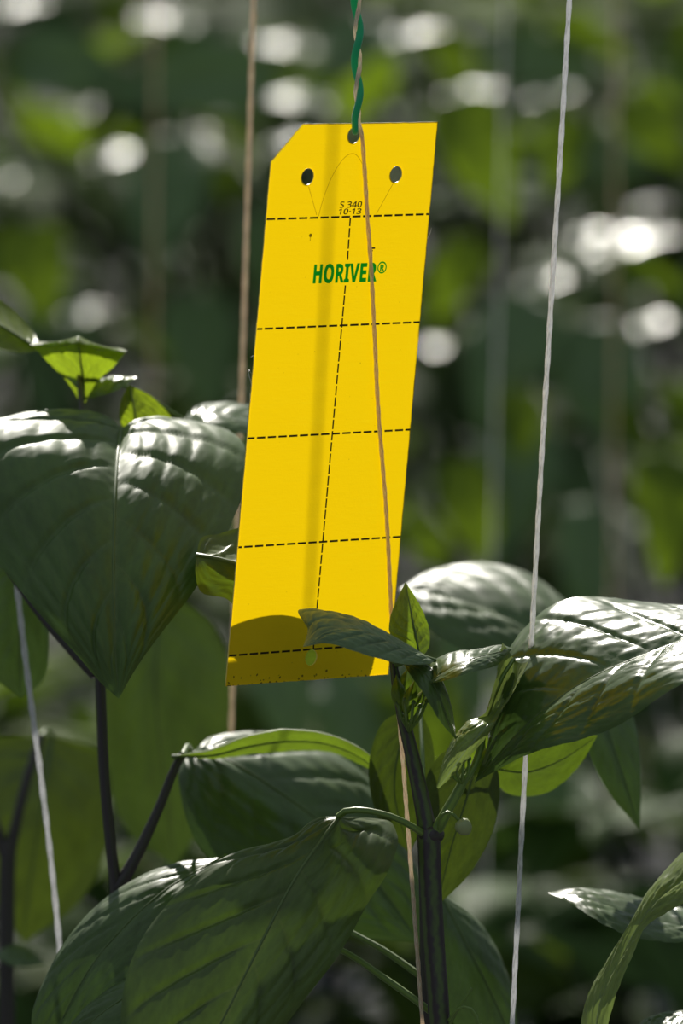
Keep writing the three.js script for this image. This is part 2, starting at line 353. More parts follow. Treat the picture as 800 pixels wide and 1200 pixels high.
{
  const P = [], n = 39;
  for (let i = 0; i <= n; i++) {
    const y = -60 + i * 5.1, w = y / 72 * Math.PI * 2, f = 1;
    P.push(at(418.5 - 3.2 * Math.cos(w) * f, y, TOP + 3 - 2.0 * Math.sin(w) * f));
  }
  P.push(at(415.5, 146, TOP + 3), at(415.5, 152.5, TOP + 1), at(415.5, 154, TOP - 2));
  P.unshift(at(414, -180, TOP));
  const ribbon = tube(P, [0.0019, 0.0018, 0.0019], { seg: 12, along: 260, flat: 0.7, ribs: 3 });
  single('plant_tie', ribbon, new THREE.MeshPhysicalMaterial({ color: new THREE.Color().setRGB(0.0, 0.52, 0.24), roughness: 1, transmission: 0.5, clearcoat: 1, clearcoatRoughness: 0.2 }), 'shiny green tie twisted round the tan twine above the yellow card', 'tie');
}
const run = (top, bottom, z, r, m, label, opts, bend = 0) => {
  const a = at(top[0], top[1], z), b = at(bottom[0], bottom[1], z);
  const pts = [up(a, b, 0.5), a, a.clone().lerp(b, 0.5).addScaledVector(CX, bend), b, ...toFloor(b, (b.x - a.x) * 1.5)];
  return single('twine', twisted(pts, r, { step: 0.003, turns: 400, ...opts }), m, label, 'twine');
};
run([667, 0], [600, 1200], -28, 0.00125, WHITE, 'white string hanging right of the yellow card and passing behind the big pepper leaf', {}, -0.001);
run([297, 0], [271, 850], -330, 0.00108, OLD, 'blurred tan twine hanging just left of the yellow card', {});
run([-12, 420], [69, 1100], -150, 0.0014, WHITE, 'pale string hanging at the lower left behind the big heart-shaped leaf', {});

run([592, 0], [570, 900], -1200, 0.0005, WHITE, 'faint blurred string far behind, between the card and the white string', {});
run([722, 0], [716, 900], -1500, 0.0005, OLD, 'faint blurred tan string far behind, at the upper right', {});
run([182, 0], [176, 900], -1500, 0.0005, OLD, 'faint blurred tan string far behind, at the upper left', {});

/* ---------------- the pepper plant below the card ---------------- */
const bud = (p, q, r, parent, m, label) => {                          // a bud on its stalk, p to q
  const d = q.clone().sub(p).normalize(), pr = [[0.001, 0], [0.55, 0.12], [0.95, 0.5], [1, 1.0], [0.8, 1.6], [0.35, 2.0], [0.001, 2.1]].map(([a, b]) => new THREE.Vector2(a * r, b * r));
  const g = new THREE.LatheGeometry(pr, 12); g.applyQuaternion(new THREE.Quaternion().setFromUnitVectors(V(0, 1, 0), d)); g.translate(q.x, q.y, q.z);
  return part('bud', g, m, parent, label);
};
const BUD = new THREE.MeshPhysicalMaterial({ color: new THREE.Color().setRGB(0.3, 0.36, 0.14), roughness: 0.6, clearcoat: 0.4 });
const CALYX = new THREE.MeshPhysicalMaterial({ color: new THREE.Color().setRGB(0.12, 0.22, 0.02), roughness: 1, transmission: 0.4, thickness: 0, clearcoat: 0.7, clearcoatRoughness: 0.25 });
{
  const node = at(504, 982, -2), A = thing('pepper_plant', 'pepper plant whose forked stem stands below the yellow card, in sharp focus', 'plant', V(node.x + 0.03, 0, node.z));
  const bottom = at(516, 1210, -2);
  part('stem', tube([at(503, 972, -2), at(505, 1040, -2), at(509, 1110, -2), bottom, ...toFloor(bottom, 0.02)], [0.005, 0.0042, 0.0048, 0.005, 0.0055, 0.006], { seg: 16, ribs: 5, along: 160 }), STEM.purple, A);
  part('stem', tube([at(499, 1000, -32), at(500, 1080, -34), at(502, 1200, -36), ...toFloor(at(502, 1200, -36), 0.02)], [0.003, 0.0034, 0.004, 0.005], { seg: 12, ribs: 5, along: 120 }), STEM.dark, A);
  part('branch', tube([at(504, 988, -2), at(496, 945, -3), at(485, 893, -4), at(474, 846, -5), at(466, 808, -6), at(460, 770, -6)], [0.0044, 0.0037, 0.0033, 0.0029, 0.0024, 0.0016], { seg: 14, ribs: 5 }), STEM.purple, A);
  part('branch', tube([at(504, 986, -2), at(514, 968, 0), at(526, 946, 2), at(538, 925, 3), at(545, 908, 3)], [0.0032, 0.0026, 0.0023, 0.002], { seg: 12, ribs: 5 }), STEM.green, A);
  part('branch', tube([at(542, 918, 3), at(553, 902, -2), at(562, 880, -5), at(568, 850, -6), at(578, 815, -8)], [0.0016, 0.0017, 0.0014, 0.001], { seg: 10 }), STEM.green, A);
  part('node', (() => { const g = new THREE.SphereGeometry(0.0052, 20, 14); g.scale(1.15, 0.9, 1); const p = at(505, 978, -2); g.translate(p.x, p.y, p.z); return g; })(), STEM.dark, A, 'dark swollen fork of the stem');

  addLeaf(A, { label: 'large dark leaf drooping to the lower left, slightly rolled at its shoulder', nu: 120, nv: 84, bulge: 0.05, quilt: 0.0026, wave: 0.002, salt: 3,
    mid: [[397, 957, 0], [376, 985, 12], [345, 1030, 25], [303, 1110, 40], [258, 1200, 52], [190, 1322, 60]],
    left: [[397, 957, 0], [370, 961, -8], [335, 985, -2], [275, 1005, 8], [220, 1035, 18], [175, 1085, 25], [150, 1145, 35], [142, 1200, 45], [150, 1262, 52], [190, 1322, 60]],
    right: [[397, 957, 0], [424, 958, -22], [453, 967, -34], [464, 990, -22], [453, 1024, -4], [427, 1068, 5], [396, 1118, 20], [360, 1165, 32], [325, 1215, 42], [270, 1280, 52], [190, 1322, 60]] },
  LEAF.lit, { petiole: [[503, 982, -2], [490, 973, 2], [462, 958, 6], [430, 950, 6], [406, 950, 4], [396, 957, 0]] });

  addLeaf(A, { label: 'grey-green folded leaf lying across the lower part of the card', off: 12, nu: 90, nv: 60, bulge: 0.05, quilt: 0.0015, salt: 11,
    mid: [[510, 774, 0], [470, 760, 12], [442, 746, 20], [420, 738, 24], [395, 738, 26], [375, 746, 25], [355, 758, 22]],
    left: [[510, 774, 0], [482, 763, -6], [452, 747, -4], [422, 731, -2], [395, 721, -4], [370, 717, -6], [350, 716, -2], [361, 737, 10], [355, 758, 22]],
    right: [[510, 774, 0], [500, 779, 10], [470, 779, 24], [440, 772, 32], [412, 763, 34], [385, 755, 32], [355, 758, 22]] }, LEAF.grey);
  addLeaf(A, { label: 'narrow dark leaf hanging beside the buds', nu: 60, nv: 36, salt: 5, quilt: 0.0008,
    mid: [[472, 776, 8], [498, 789, 18], [514, 815, 20], [525, 845, 16], [535, 868, 8]],
    left: [[472, 776, 8], [479, 789, 18], [497, 814, 24], [513, 842, 22], [535, 868, 8]],
    right: [[472, 776, 8], [498, 778, 10], [516, 795, 10], [529, 830, 8], [535, 868, 8]] }, LEAF.mature);
  addLeaf(A, { label: 'small upright young leaf glowing in the backlight at the right edge of the card', nu: 60, nv: 44, salt: 9, quilt: 0.0012, bulge: 0.12, face: -1,
    mid: [[492, 772, -8], [487, 745, -6], [481, 715, -8], [475, 682, -14]],
    left: [[492, 772, -8], [470, 758, -2], [457, 742, 2], [458, 722, 0], [466, 701, -6], [475, 682, -14]],
    right: [[492, 772, -8], [503, 758, -14], [503, 735, -18], [493, 710, -16], [475, 682, -14]] }, LEAF.glow, { rib: 0.0006 });
  addLeaf(A, { off: 20, crinkle: 0.0003, label: 'shining horizontal leaf between the two shoots', nu: 60, nv: 40, salt: 13, quilt: 0.0006,
    mid: [[503, 801, 0], [525, 787, 4], [550, 774, 0], [580, 765, -22], [600, 760, -40]],
    left: [[503, 801, 0], [505, 778, -16], [522, 767, -22], [555, 762, -30], [588, 756, -44], [600, 760, -40]],
    right: [[503, 801, 0], [525, 797, 14], [545, 790, 15], [570, 784, 0], [586, 776, -26], [600, 760, -40]] }, LEAF.wet, { petiole: [[478, 850, -4], [490, 825, -3], [503, 801, 0]] });
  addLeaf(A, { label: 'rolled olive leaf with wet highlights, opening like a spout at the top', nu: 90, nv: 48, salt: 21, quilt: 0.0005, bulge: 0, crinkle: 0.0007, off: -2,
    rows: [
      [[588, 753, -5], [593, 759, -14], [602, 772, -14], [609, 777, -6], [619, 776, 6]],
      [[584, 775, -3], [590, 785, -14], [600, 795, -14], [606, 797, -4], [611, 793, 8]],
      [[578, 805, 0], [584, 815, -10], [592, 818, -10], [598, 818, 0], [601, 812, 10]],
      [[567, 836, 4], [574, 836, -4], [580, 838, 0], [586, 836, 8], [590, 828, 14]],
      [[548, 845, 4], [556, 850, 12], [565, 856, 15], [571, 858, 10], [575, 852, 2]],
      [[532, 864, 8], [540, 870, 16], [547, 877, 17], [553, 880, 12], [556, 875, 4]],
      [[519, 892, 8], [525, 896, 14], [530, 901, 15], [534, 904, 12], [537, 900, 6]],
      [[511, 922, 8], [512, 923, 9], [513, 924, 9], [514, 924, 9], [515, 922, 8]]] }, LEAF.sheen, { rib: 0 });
  addLeaf(A, { label: 'olive leaf glowing behind the forked stem', off: -70, salt: 31, nu: 40, nv: 30, face: -1,
    mid: [[562, 870, 0], [548, 930, 6], [528, 995, 4], [512, 1062, 0]],
    left: [[562, 870, 0], [518, 882, 0], [493, 930, 4], [490, 1000, 4], [512, 1062, 0]],
    right: [[562, 870, 0], [584, 905, -4], [580, 965, -2], [552, 1022, 0], [512, 1062, 0]] }, LEAF.olive, { rib: 0.0007 });
  addLeaf(A, { label: 'blurred green leaf behind the twine and the left shoot', off: -95, salt: 33, nu: 40, nv: 30, face: -1,
    mid: [[492, 830, 0], [470, 870, 6], [462, 930, 4], [480, 1000, 0]],
    left: [[492, 830, 0], [450, 845, 4], [432, 900, 6], [446, 965, 4], [480, 1000, 0]],
    right: [[492, 830, 0], [507, 870, 4], [505, 940, 4], [480, 1000, 0]] }, LEAF.olive, { rib: 0.0007 });
  addLeaf(A, { label: 'dark leaf at the lower left, partly behind the large drooping leaf', off: -60, salt: 41, nu: 60, nv: 44,
    mid: [[262, 1004, -20], [185, 1050, 6], [112, 1125, 14], [52, 1236, 10]],
    left: [[262, 1004, -20], [200, 1014, -26], [145, 1038, -18], [92, 1084, -6], [56, 1140, 0], [37, 1200, 6], [52, 1236, 10]],
    right: [[262, 1004, -20], [250, 1060, 10], [195, 1125, 24], [135, 1185, 24], [95, 1225, 16], [52, 1236, 10]] }, LEAF.mature, { petiole: [[504, 1152, -36], [450, 1114, -50], [400, 1086, -60], [320, 1030, -70], [262, 1004, -80]] });
  addLeaf(A, { label: 'small leaf tip at the bottom left edge of the picture', off: -30, salt: 43, nu: 40, nv: 30,
    mid: [[230, 1120, 0], [160, 1160, 6], [110, 1195, 6], [60, 1250, 0]],
    left: [[230, 1120, 0], [180, 1130, -10], [120, 1165, -8], [80, 1205, -4], [60, 1250, 0]],
    right: [[230, 1120, 0], [220, 1170, 16], [160, 1220, 18], [110, 1250, 10], [60, 1250, 0]] }, LEAF.mature, { petiole: [[514, 1192, -10], [450, 1146, -22], [392, 1110, -28], [300, 1090, -30], [230, 1120, -30]] });
  addLeaf(A, { label: 'dark slate leaf behind the foot of the stem', off: -130, salt: 47, nu: 40, nv: 30,
    mid: [[515, 1045, -10], [548, 1110, 6], [578, 1170, 8], [612, 1250, 0]],
    left: [[515, 1045, -10], [506, 1120, 10], [535, 1205, 16], [612, 1250, 0]],
    right: [[515, 1045, -10], [562, 1082, -16], [595, 1145, -8], [612, 1250, 0]] }, LEAF.mature);
  addLeaf(A, { label: 'green leaf glowing under the big crinkled leaf', off: -85, salt: 83, nu: 40, nv: 30, face: -1,
    mid: [[568, 898, 0], [615, 905, 8], [655, 892, 6], [700, 862, 0]],
    left: [[568, 898, 0], [610, 868, 22], [660, 850, 22], [700, 862, 0]],
    right: [[568, 898, 0], [597, 932, -20], [640, 930, -24], [676, 902, -14], [700, 862, 0]] }, LEAF.green, { rib: 0.0006 });
  // small leaves and flower buds in the two shoots
  for (const [b, t, w, z] of [[[470, 838], [464, 790], 9, 2], [[474, 842], [486, 796], 9, 8], [[478, 845], [497, 806], 8, 0], [[468, 826], [478, 782], 10, -6]]) {
    const mx = (b[0] + t[0]) / 2, my = (b[1] + t[1]) / 2;
    addLeaf(A, { salt: b[0], nu: 22, nv: 14, quilt: 0.0004, mid: [[...b, z], [mx, my, z + 5], [...t, z]], left: [[...b, z], [mx - w, my, z], [...t, z]], right: [[...b, z], [mx + w, my, z + 2], [...t, z]] }, LEAF.young, { rib: 0 });
  }
  for (const [b, t, w, z] of [[[545, 905], [560, 862], 8, -16], [[552, 908], [572, 850], 8, -20], [[552, 912], [577, 872], 9, -14]]) {
    const mx = (b[0] + t[0]) / 2, my = (b[1] + t[1]) / 2;
    addLeaf(A, { salt: b[0], nu: 22, nv: 14, quilt: 0.0004, mid: [[...b, z], [mx, my, z + 3], [...t, z]], left: [[...b, z], [mx - w, my - 3, z], [...t, z]], right: [[...b, z], [mx + w, my + 3, z], [...t, z]] }, LEAF.glow, { rib: 0 });
  }
  const stalk = (pts, r, q) => { const s = part('flower_stalk', tube(pts.map((p) => at(...p)), [0.0009, 0.0007, 0.0007], { seg: 7 }), STEM.green, A); if (r) bud(at(...pts[pts.length - 2]), at(...pts[pts.length - 1]), r, s, q ?? CALYX); return s; };
  for (const p of [[467, 826, 4], [475, 822, 10], [484, 826, 12], [491, 830, 8], [499, 824, 4]]) stalk([[479, 856, 0], [(479 * 0.4 + p[0] * 0.6) | 0, 842, p[2]], p], 0.0011);
  for (const p of [[529, 892, 4], [536, 886, 8], [543, 888, 8], [549, 892, 4]]) stalk([[541, 918, 4], [p[0] - 1, 906, p[2] + 2], p], 0.0012);
  stalk([[514, 972, 4], [516, 958, 9], [525, 951, 12], [534, 957, 12], [537, 961, 12]], 0.0038, BUD);
  stalk([[524, 1205, 0], [536, 1184, 4], [552, 1158, 6]], 0);
  stalk([[526, 1196, 4], [540, 1180, 10], [554, 1184, 10], [560, 1200, 10]], 0.0024, BUD);
}

/* ---------------- the pepper plant at the left ---------------- */
{
  const p0 = at(138, 1200, -110), B = thing('pepper_plant', 'pepper plant at the left with a big heart-shaped dark leaf and pale lit tips', 'plant', V(p0.x, 0, p0.z));
  part('stem', tube([at(93, 440, -150), at(97, 500, -130), at(104, 600, -112), at(112, 700, -110), at(118, 800, -110), at(122, 900, -110), at(129, 980, -110), at(136, 1045, -110), at(138, 1130, -110), p0, ...toFloor(p0)], [0.0012, 0.0024, 0.0036, 0.0042, 0.0044, 0.005, 0.0055], { seg: 12, ribs: 5, along: 160 }), STEM.dark, B);
  part('branch', tube([at(137, 1042, -110), at(160, 1003, -112), at(187, 945, -116), at(205, 900, -120), at(214, 884, -122)], [0.0034, 0.0026, 0.0022, 0.002], { seg: 10 }), STEM.dark, B);
  part('branch', tube([at(112, 790, -112), at(88, 765, -116), at(50, 722, -125), at(18, 678, -135), at(-15, 625, -145)], [0.003, 0.0024, 0.0021, 0.002], { seg: 10 }), STEM.dark, B);
  addLeaf(B, { label: 'big heart-shaped dark green leaf hanging at the left', off: -75, nu: 120, nv: 84, bulge: 0.05, quilt: 0.0026, wave: 0.002, salt: 51,
    mid: [[142, 502, -40], [137, 540, 2], [134, 600, 36], [133, 680, 58], [135, 760, 68], [139, 819, 70]],
    left: [[142, 502, -40], [118, 490, -52], [70, 482, -50], [15, 483, -38], [-35, 508, -12], [-42, 570, 12], [-10, 645, 36], [40, 712, 54], [88, 765, 64], [118, 800, 68], [139, 819, 70]],
    right: [[142, 502, -40], [165, 494, -60], [205, 490, -75], [252, 499, -72], [284, 528, -48], [284, 578, -12], [262, 632, 20], [228, 692, 46], [185, 747, 62], [157, 787, 67], [139, 819, 70]] },
  LEAF.heart, { petiole: [[103, 590, -112], [118, 540, -125], [132, 512, -120], [142, 502, -115]], rib: 0.0012 });
  addLeaf(B, { label: 'cupped young leaf at the top left, glowing below a white rim', nu: 50, nv: 44, salt: 53, face: -1, quilt: 0.001, off: -10,
    rows: [
      [[94, 472, -150], [95, 472, -149], [97, 472, -148], [99, 472, -149], [100, 472, -150]],
      [[80, 450, -148], [88, 452, -144], [98, 453, -142], [106, 451, -144], [114, 448, -148]],
      [[56, 425, -142], [75, 427, -134], [95, 428, -130], [113, 430, -134], [134, 430, -142]],
      [[37, 405, -136], [62, 403, -122], [92, 402, -116], [120, 407, -122], [148, 413, -136]],
      [[39, 400, -144], [64, 396, -131], [92, 394, -125], [119, 400, -131], [146, 409, -144]],
      [[46, 399, -150], [68, 395, -138], [92, 393, -132], [116, 399, -138], [140, 407, -150]]] }, LEAF.bright, { rib: 0.0008 });
  addLeaf(B, { label: 'green leaf cut by the left edge near the top of the plant', nu: 36, nv: 28, salt: 55, face: -1, off: -165,
    mid: [[48, 410, 0], [25, 397, 8], [0, 381, 8], [-50, 366, 0]],
    left: [[48, 410, 0], [36, 384, -26], [5, 354, -30], [-20, 346, -20], [-50, 366, 0]],
    right: [[48, 410, 0], [25, 413, 18], [0, 408, 24], [-30, 398, 16], [-50, 366, 0]] }, LEAF.bright, { petiole: [[93, 452, -150], [72, 432, -160], [48, 410, -165]] });
  addLeaf(B, { label: 'triangular young leaf glowing above the heart-shaped leaf', nu: 36, nv: 28, salt: 57, face: -1, off: -145,
    mid: [[160, 520, 0], [158, 485, 6], [151, 451, 0]],
    left: [[160, 520, 0], [141, 495, 6], [142, 468, 4], [151, 451, 0]],
    right: [[160, 520, 0], [205, 500, -6], [182, 468, -4], [151, 451, 0]] }, LEAF.bright, { petiole: [[100, 500, -130], [130, 522, -140], [160, 520, -145]] });
  addLeaf(B, { label: 'tiny bright leaf edge beside the cupped leaf', nu: 30, nv: 20, salt: 59, off: -145,
    mid: [[100, 468, 0], [128, 452, 2], [162, 442, -4]],
    left: [[100, 468, 0], [122, 446, -24], [162, 442, -4]],
    right: [[100, 468, 0], [132, 461, 16], [162, 442, -4]] }, LEAF.young, { rib: 0.0005 });
  addLeaf(B, { label: 'pale shining leaf peeping out left of the card', nu: 40, nv: 30, salt: 61, off: -200,
    mid: [[215, 492, 0], [250, 487, 4], [300, 496, 0], [350, 512, -6]],
    left: [[215, 492, 0], [235, 476, -34], [265, 473, -36], [310, 482, -34], [350, 512, -6]],
    right: [[215, 492, 0], [240, 500, 26], [275, 507, 26], [315, 518, 18], [350, 512, -6]] }, LEAF.wet);
  addLeaf(B, { label: 'green leaf reaching behind the left edge of the card', nu: 60, nv: 40, salt: 63, off: -20, face: -1,
    mid: [[230, 650, 0], [262, 656, 4], [320, 675, 0], [380, 695, -20], [440, 715, -40]],
    left: [[230, 650, 0], [236, 630, -8], [255, 625, -18], [300, 615, -30], [370, 630, -40], [440, 715, -40]],
    right: [[230, 650, 0], [229, 672, 8], [236, 694, 8], [268, 703, 6], [290, 748, -8], [325, 778, -22], [380, 780, -40], [425, 750, -46], [440, 715, -40]] }, LEAF.green, { petiole: false });
  addLeaf(B, { label: 'dark round leaf at the left edge below the heart-shaped leaf', nu: 40, nv: 30, salt: 65, off: -175,
    mid: [[22, 630, 0], [22, 720, 8], [24, 818, 0]],
    left: [[22, 630, 0], [-35, 680, 0], [-35, 765, 4], [24, 818, 0]],
    right: [[22, 630, 0], [48, 685, 0], [57, 750, 4], [50, 797, 2], [24, 818, 0]] }, LEAF.mature);
  addLeaf(B, { label: 'thin arched leaf lit bright green, seen edge-on', nu: 60, nv: 30, salt: 67, off: -110, face: -1, quilt: 0.0006,
    mid: [[202, 886, -10], [250, 885, 2], [290, 875, 6], [335, 869, 6], [383, 872, 4], [422, 888, 2], [456, 914, -4]],
    left: [[202, 886, -10], [250, 879, 26], [290, 864, 34], [335, 856, 36], [383, 862, 34], [425, 880, 24], [456, 914, -4]],
    right: [[202, 886, -10], [250, 890, -22], [290, 885, -30], [335, 881, -32], [383, 881, -30], [420, 896, -20], [456, 914, -4]] }, LEAF.glow, { rib: 0.0008 });
  addLeaf(B, { label: 'large dark slate leaf behind the drooping leaf', nu: 60, nv: 50, salt: 69, off: -175, quilt: 0.0022,
    mid: [[226, 882, -10], [268, 892, 8], [330, 930, 10], [400, 985, 4], [450, 1045, 0], [492, 1105, -4]],
    left: [[226, 882, -10], [255, 864, -40], [320, 860, -50], [385, 880, -46], [432, 915, -36], [466, 970, -26], [492, 1040, -14], [492, 1105, -4]],
    right: [[226, 882, -10], [211, 895, 4], [212, 935, 20], [228, 985, 28], [262, 1022, 30], [320, 1062, 26], [400, 1095, 16], [492, 1105, -4]] }, LEAF.mature);
  addLeaf(B, { label: 'broad olive leaf blurred behind the stem at the left', nu: 40, nv: 30, salt: 71, off: -420, face: -1,
    mid: [[190, 690, 0], [182, 800, 12], [190, 900, 10], [205, 1015, 0]],
    left: [[190, 690, 0], [132, 760, 6], [122, 880, 12], [150, 975, 8], [205, 1015, 0]],
    right: [[190, 690, 0], [252, 735, -6], [272, 820, 0], [258, 935, 4], [205, 1015, 0]] }, LEAF.lit);
}

/* ---------------- a blurred plant at the left edge ---------------- */
{
  const p0 = at(8, 1210, -360), C = thing('pepper_plant', 'blurred dark-stemmed pepper plant at the bottom left corner, behind the pale string', 'plant', V(p0.x, 0, p0.z));
  part('stem', tube([at(10, 985, -360), at(8, 1030, -360), p0, ...toFloor(p0)], [0.004, 0.0045, 0.0055], { seg: 12, along: 80 }), STEM.dark, C);
  part('branch', tube([at(9, 1010, -360), at(20, 960, -360), at(34, 905, -364), at(48, 862, -370)], [0.0032, 0.0026, 0.002], { seg: 10 }), STEM.dark, C);
  part('branch', tube([at(9, 1010, -360), at(-12, 950, -360), at(-40, 890, -364)], [0.0032, 0.0026, 0.002], { seg: 10 }), STEM.dark, C);
  addLeaf(C, { label: 'broad olive leaf with a bright upper edge behind the pale string', nu: 40, nv: 30, salt: 95, off: -400, face: -1,
    mid: [[62, 862, -10], [48, 950, 10], [36, 1030, 8], [28, 1105, 0]],
    left: [[62, 862, -10], [-20, 872, -10], [-50, 980, 6], [28, 1105, 0]],
    right: [[62, 862, -10], [120, 884, -10], [126, 985, 2], [95, 1055, 4], [28, 1105, 0]] }, LEAF.olive, { rib: 0.0009 });
  addLeaf(C, { label: 'small bright leaf at the bottom left corner', nu: 30, nv: 20, salt: 97, off: -330,
    mid: [[-10, 1120, 0], [20, 1120, 4], [55, 1130, 0]],
    left: [[-10, 1120, 0], [20, 1108, -20], [55, 1130, 0]],
    right: [[-10, 1120, 0], [20, 1134, 16], [55, 1130, 0]] }, LEAF.wet, { rib: 0 });
}

/* ---------------- leaves of the neighbours at the right ---------------- */
{
  const p0 = at(905, 1200, -40), R = thing('pepper_plant', 'pepper plant outside the right edge whose big crinkled leaf shines white on top', 'plant', V(p0.x, 0, p0.z));
  part('stem', tube([at(900, 640, -40), at(902, 800, -40), at(904, 1000, -40), p0, ...toFloor(p0)], [0.003, 0.004, 0.005, 0.0055], { seg: 12, ribs: 5, along: 100 }), STEM.dark, R);
  addLeaf(R, { off: -14, label: 'big crinkled leaf reaching in from the right, its top shining white', nu: 150, nv: 110, bulge: 0.05, quilt: 0.0017, crinkle: 0.0005, wave: 0.0012, salt: 81,
    mid: [[865, 735, 0], [800, 752, 6], [745, 772, 15], [690, 796, 20], [640, 829, 20], [600, 866, 14], [556, 917, 2]],
    left: [[865, 735, 0], [850, 714, -44], [800, 708, -52], [740, 704, -54], [690, 703, -52], [650, 711, -46], [617, 733, -34], [594, 765, -18], [585, 820, -2], [574, 868, 2], [556, 917, 2]],
    right: [[865, 735, 0], [850, 778, 56], [810, 800, 66], [770, 823, 66], [735, 844, 60], [690, 863, 50], [650, 876, 42], [615, 887, 24], [585, 901, 12], [556, 917, 2]] },
  LEAF.wet, { petiole: [[902, 800, -40], [892, 755, -20], [865, 735, 0]], rib: 0.001 });
  addLeaf(R, { label: 'blue-grey leaf hanging behind the big crinkled leaf', off: -160, salt: 85, nu: 40, nv: 30,
    mid: [[695, 800, -20], [715, 865, 0], [733, 920, 4], [749, 972, 0]],
    left: [[695, 800, -20], [682, 850, 4], [704, 915, 8], [749, 972, 0]],
    right: [[695, 800, -20], [738, 835, -14], [750, 895, -4], [749, 972, 0]] }, LEAF.mature, { petiole: [[902, 745, -40], [800, 765, -110], [720, 785, -165], [695, 800, -180]] });
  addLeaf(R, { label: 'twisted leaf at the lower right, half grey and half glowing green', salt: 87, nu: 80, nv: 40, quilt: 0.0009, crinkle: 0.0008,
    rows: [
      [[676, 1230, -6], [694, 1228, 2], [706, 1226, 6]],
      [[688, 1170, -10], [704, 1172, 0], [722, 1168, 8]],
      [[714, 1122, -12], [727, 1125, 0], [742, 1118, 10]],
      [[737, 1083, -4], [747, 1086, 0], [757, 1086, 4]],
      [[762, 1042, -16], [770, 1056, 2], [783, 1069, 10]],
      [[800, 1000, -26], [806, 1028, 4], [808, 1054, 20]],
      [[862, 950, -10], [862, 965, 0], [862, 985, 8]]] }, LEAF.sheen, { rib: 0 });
  addLeaf(R, { label: 'pale pointed leaf lying level at the lower right', off: -95, salt: 89, nu: 50, nv: 36, crinkle: 0.0009,
    mid: [[872, 1092, 0], [800, 1088, 4], [740, 1073, 6], [690, 1057, 6], [642, 1046, 0]],
    left: [[872, 1092, 0], [815, 1070, -30], [765, 1058, -38], [720, 1047, -34], [680, 1043, -24], [642, 1046, 0]],
    right: [[872, 1092, 0], [790, 1105, 26], [740, 1098, 32], [700, 1081, 30], [670, 1061, 18], [642, 1046, 0]] }, LEAF.wet, { rib: 0.0006 });
  addLeaf(R, { label: 'leaf tip with a lit saw-like edge at the bottom right corner', off: -10, salt: 91, nu: 50, nv: 36, crinkle: 0.001,
    mid: [[735, 1222, 0], [785, 1206, 6], [840, 1200, 0]],
    left: [[735, 1222, 0], [760, 1194, -30], [800, 1186, -34], [840, 1200, 0]],
    right: [[735, 1222, 0], [785, 1232, 24], [840, 1200, 0]] }, LEAF.wet, { rib: 0.0006 });
  addLeaf(R, { label: 'broad blurred leaf with a white sheen right of the card', off: -270, salt: 93, nu: 50, nv: 40, quilt: 0.0022,
    mid: [[705, 815, 0], [660, 768, 4], [600, 728, 10], [530, 704, 10], [468, 690, 0]],
    left: [[705, 815, 0], [690, 748, -24], [655, 700, -46], [610, 670, -60], [560, 661, -60], [512, 668, -46], [468, 690, 0]],
    right: [[705, 815, 0], [630, 806, 30], [570, 776, 46], [520, 752, 46], [486, 722, 34], [468, 690, 0]] }, LEAF.soft, { petiole: [[902, 760, -50], [800, 785, -180], [705, 815, -270]] });
}

/* ---------------- background rows ---------------- */
// ready leaves one unit long: stalk and drooping blade, base at the origin, growing along +x, top face towards +y
function readyLeaf(k) {
  const droop = [0.5, 0.9, 1.25, 0.25, 0.7, 1.05, 0.3][k], wide = [0.27, 0.29, 0.25, 0.23, 0.3, 0.27, 0.3][k], fold = [0.25, 0.1, 0.35, 0.5, 0.2, 0.05, 0.1][k], nu = 18, nv = 10, P = [], UV = [];
  const mid = []; let x = 0.35, y = 0.12;
  for (let i = 0; i <= nu; i++) { mid.push([x, y]); const a = 0.35 - droop * 1.5 * (i / nu); x += Math.cos(a) / nu; y += Math.sin(a) / nu; }
  for (let i = 0; i <= nu; i++) {
    const u = i / nu, w = wide * Math.pow(Math.sin(Math.PI * Math.pow(u, 0.72)), 0.85) * (1 - 0.25 * u) + 0.002, a = 0.35 - droop * 1.5 * u;
    for (let j = 0; j <= nv; j++) {
      const v = j / nv * 2 - 1, h = Math.abs(v) * w * fold + 0.02 * relief(u, v) + 0.025 * Math.sin(u * 15 + k + (v > 0)) * v * v - 0.12 * v * v * w;
      P.push(mid[i][0] - Math.sin(a) * h - 0.12 * Math.abs(v) * w * (1 - u) * 1.6, mid[i][1] + Math.cos(a) * h, v * w); UV.push(u, j / nv);
    }
  }
  const b = gridGeometry(P, UV, nu, nv), s = tube([V(0, 0, 0), V(0.16, 0.09, 0), V(0.36, 0.12, 0)], [0.016, 0.012, 0.014], { seg: 6, along: 6 });
  return mergeGeometries([b, s]);
}
const READY = [0, 1, 2, 3, 4, 5, 6].map(readyLeaf);
const BACK = [
  leafMaterial(texMature, { through: 0.3, gloss: 0.5, coat: 0.16, tint: [0.75, 0.8, 0.8] }),
  leafMaterial(texYoung, { through: 0.42, gloss: 0.5, coat: 0.16, tint: [0.45, 0.5, 0.6] }),
  leafMaterial(texYoung, { through: 0.55, gloss: 0.45, coat: 0.25, tint: [0.9, 0.9, 0.8] }),
];
const SHINY = leafMaterial(texMature, { through: 0.2, gloss: 0.3, coat: 1 }), SLATE = leafMaterial(texMature, { through: 0.1, gloss: 0.5, coat: 1, tint: [1.35, 1.3, 2.0] });
function placeLeaf(plant, p, turn, tilt, len, kind, m) {
  const o = new THREE.Mesh(READY[kind], m); o.name = 'leaf'; o.castShadow = o.receiveShadow = true;
  o.position.copy(p).sub(plant.position); o.rotation.set(rr(-0.25, 0.25), turn, tilt, 'YXZ'); o.scale.setScalar(len);
  plant.add(o); return o;
}
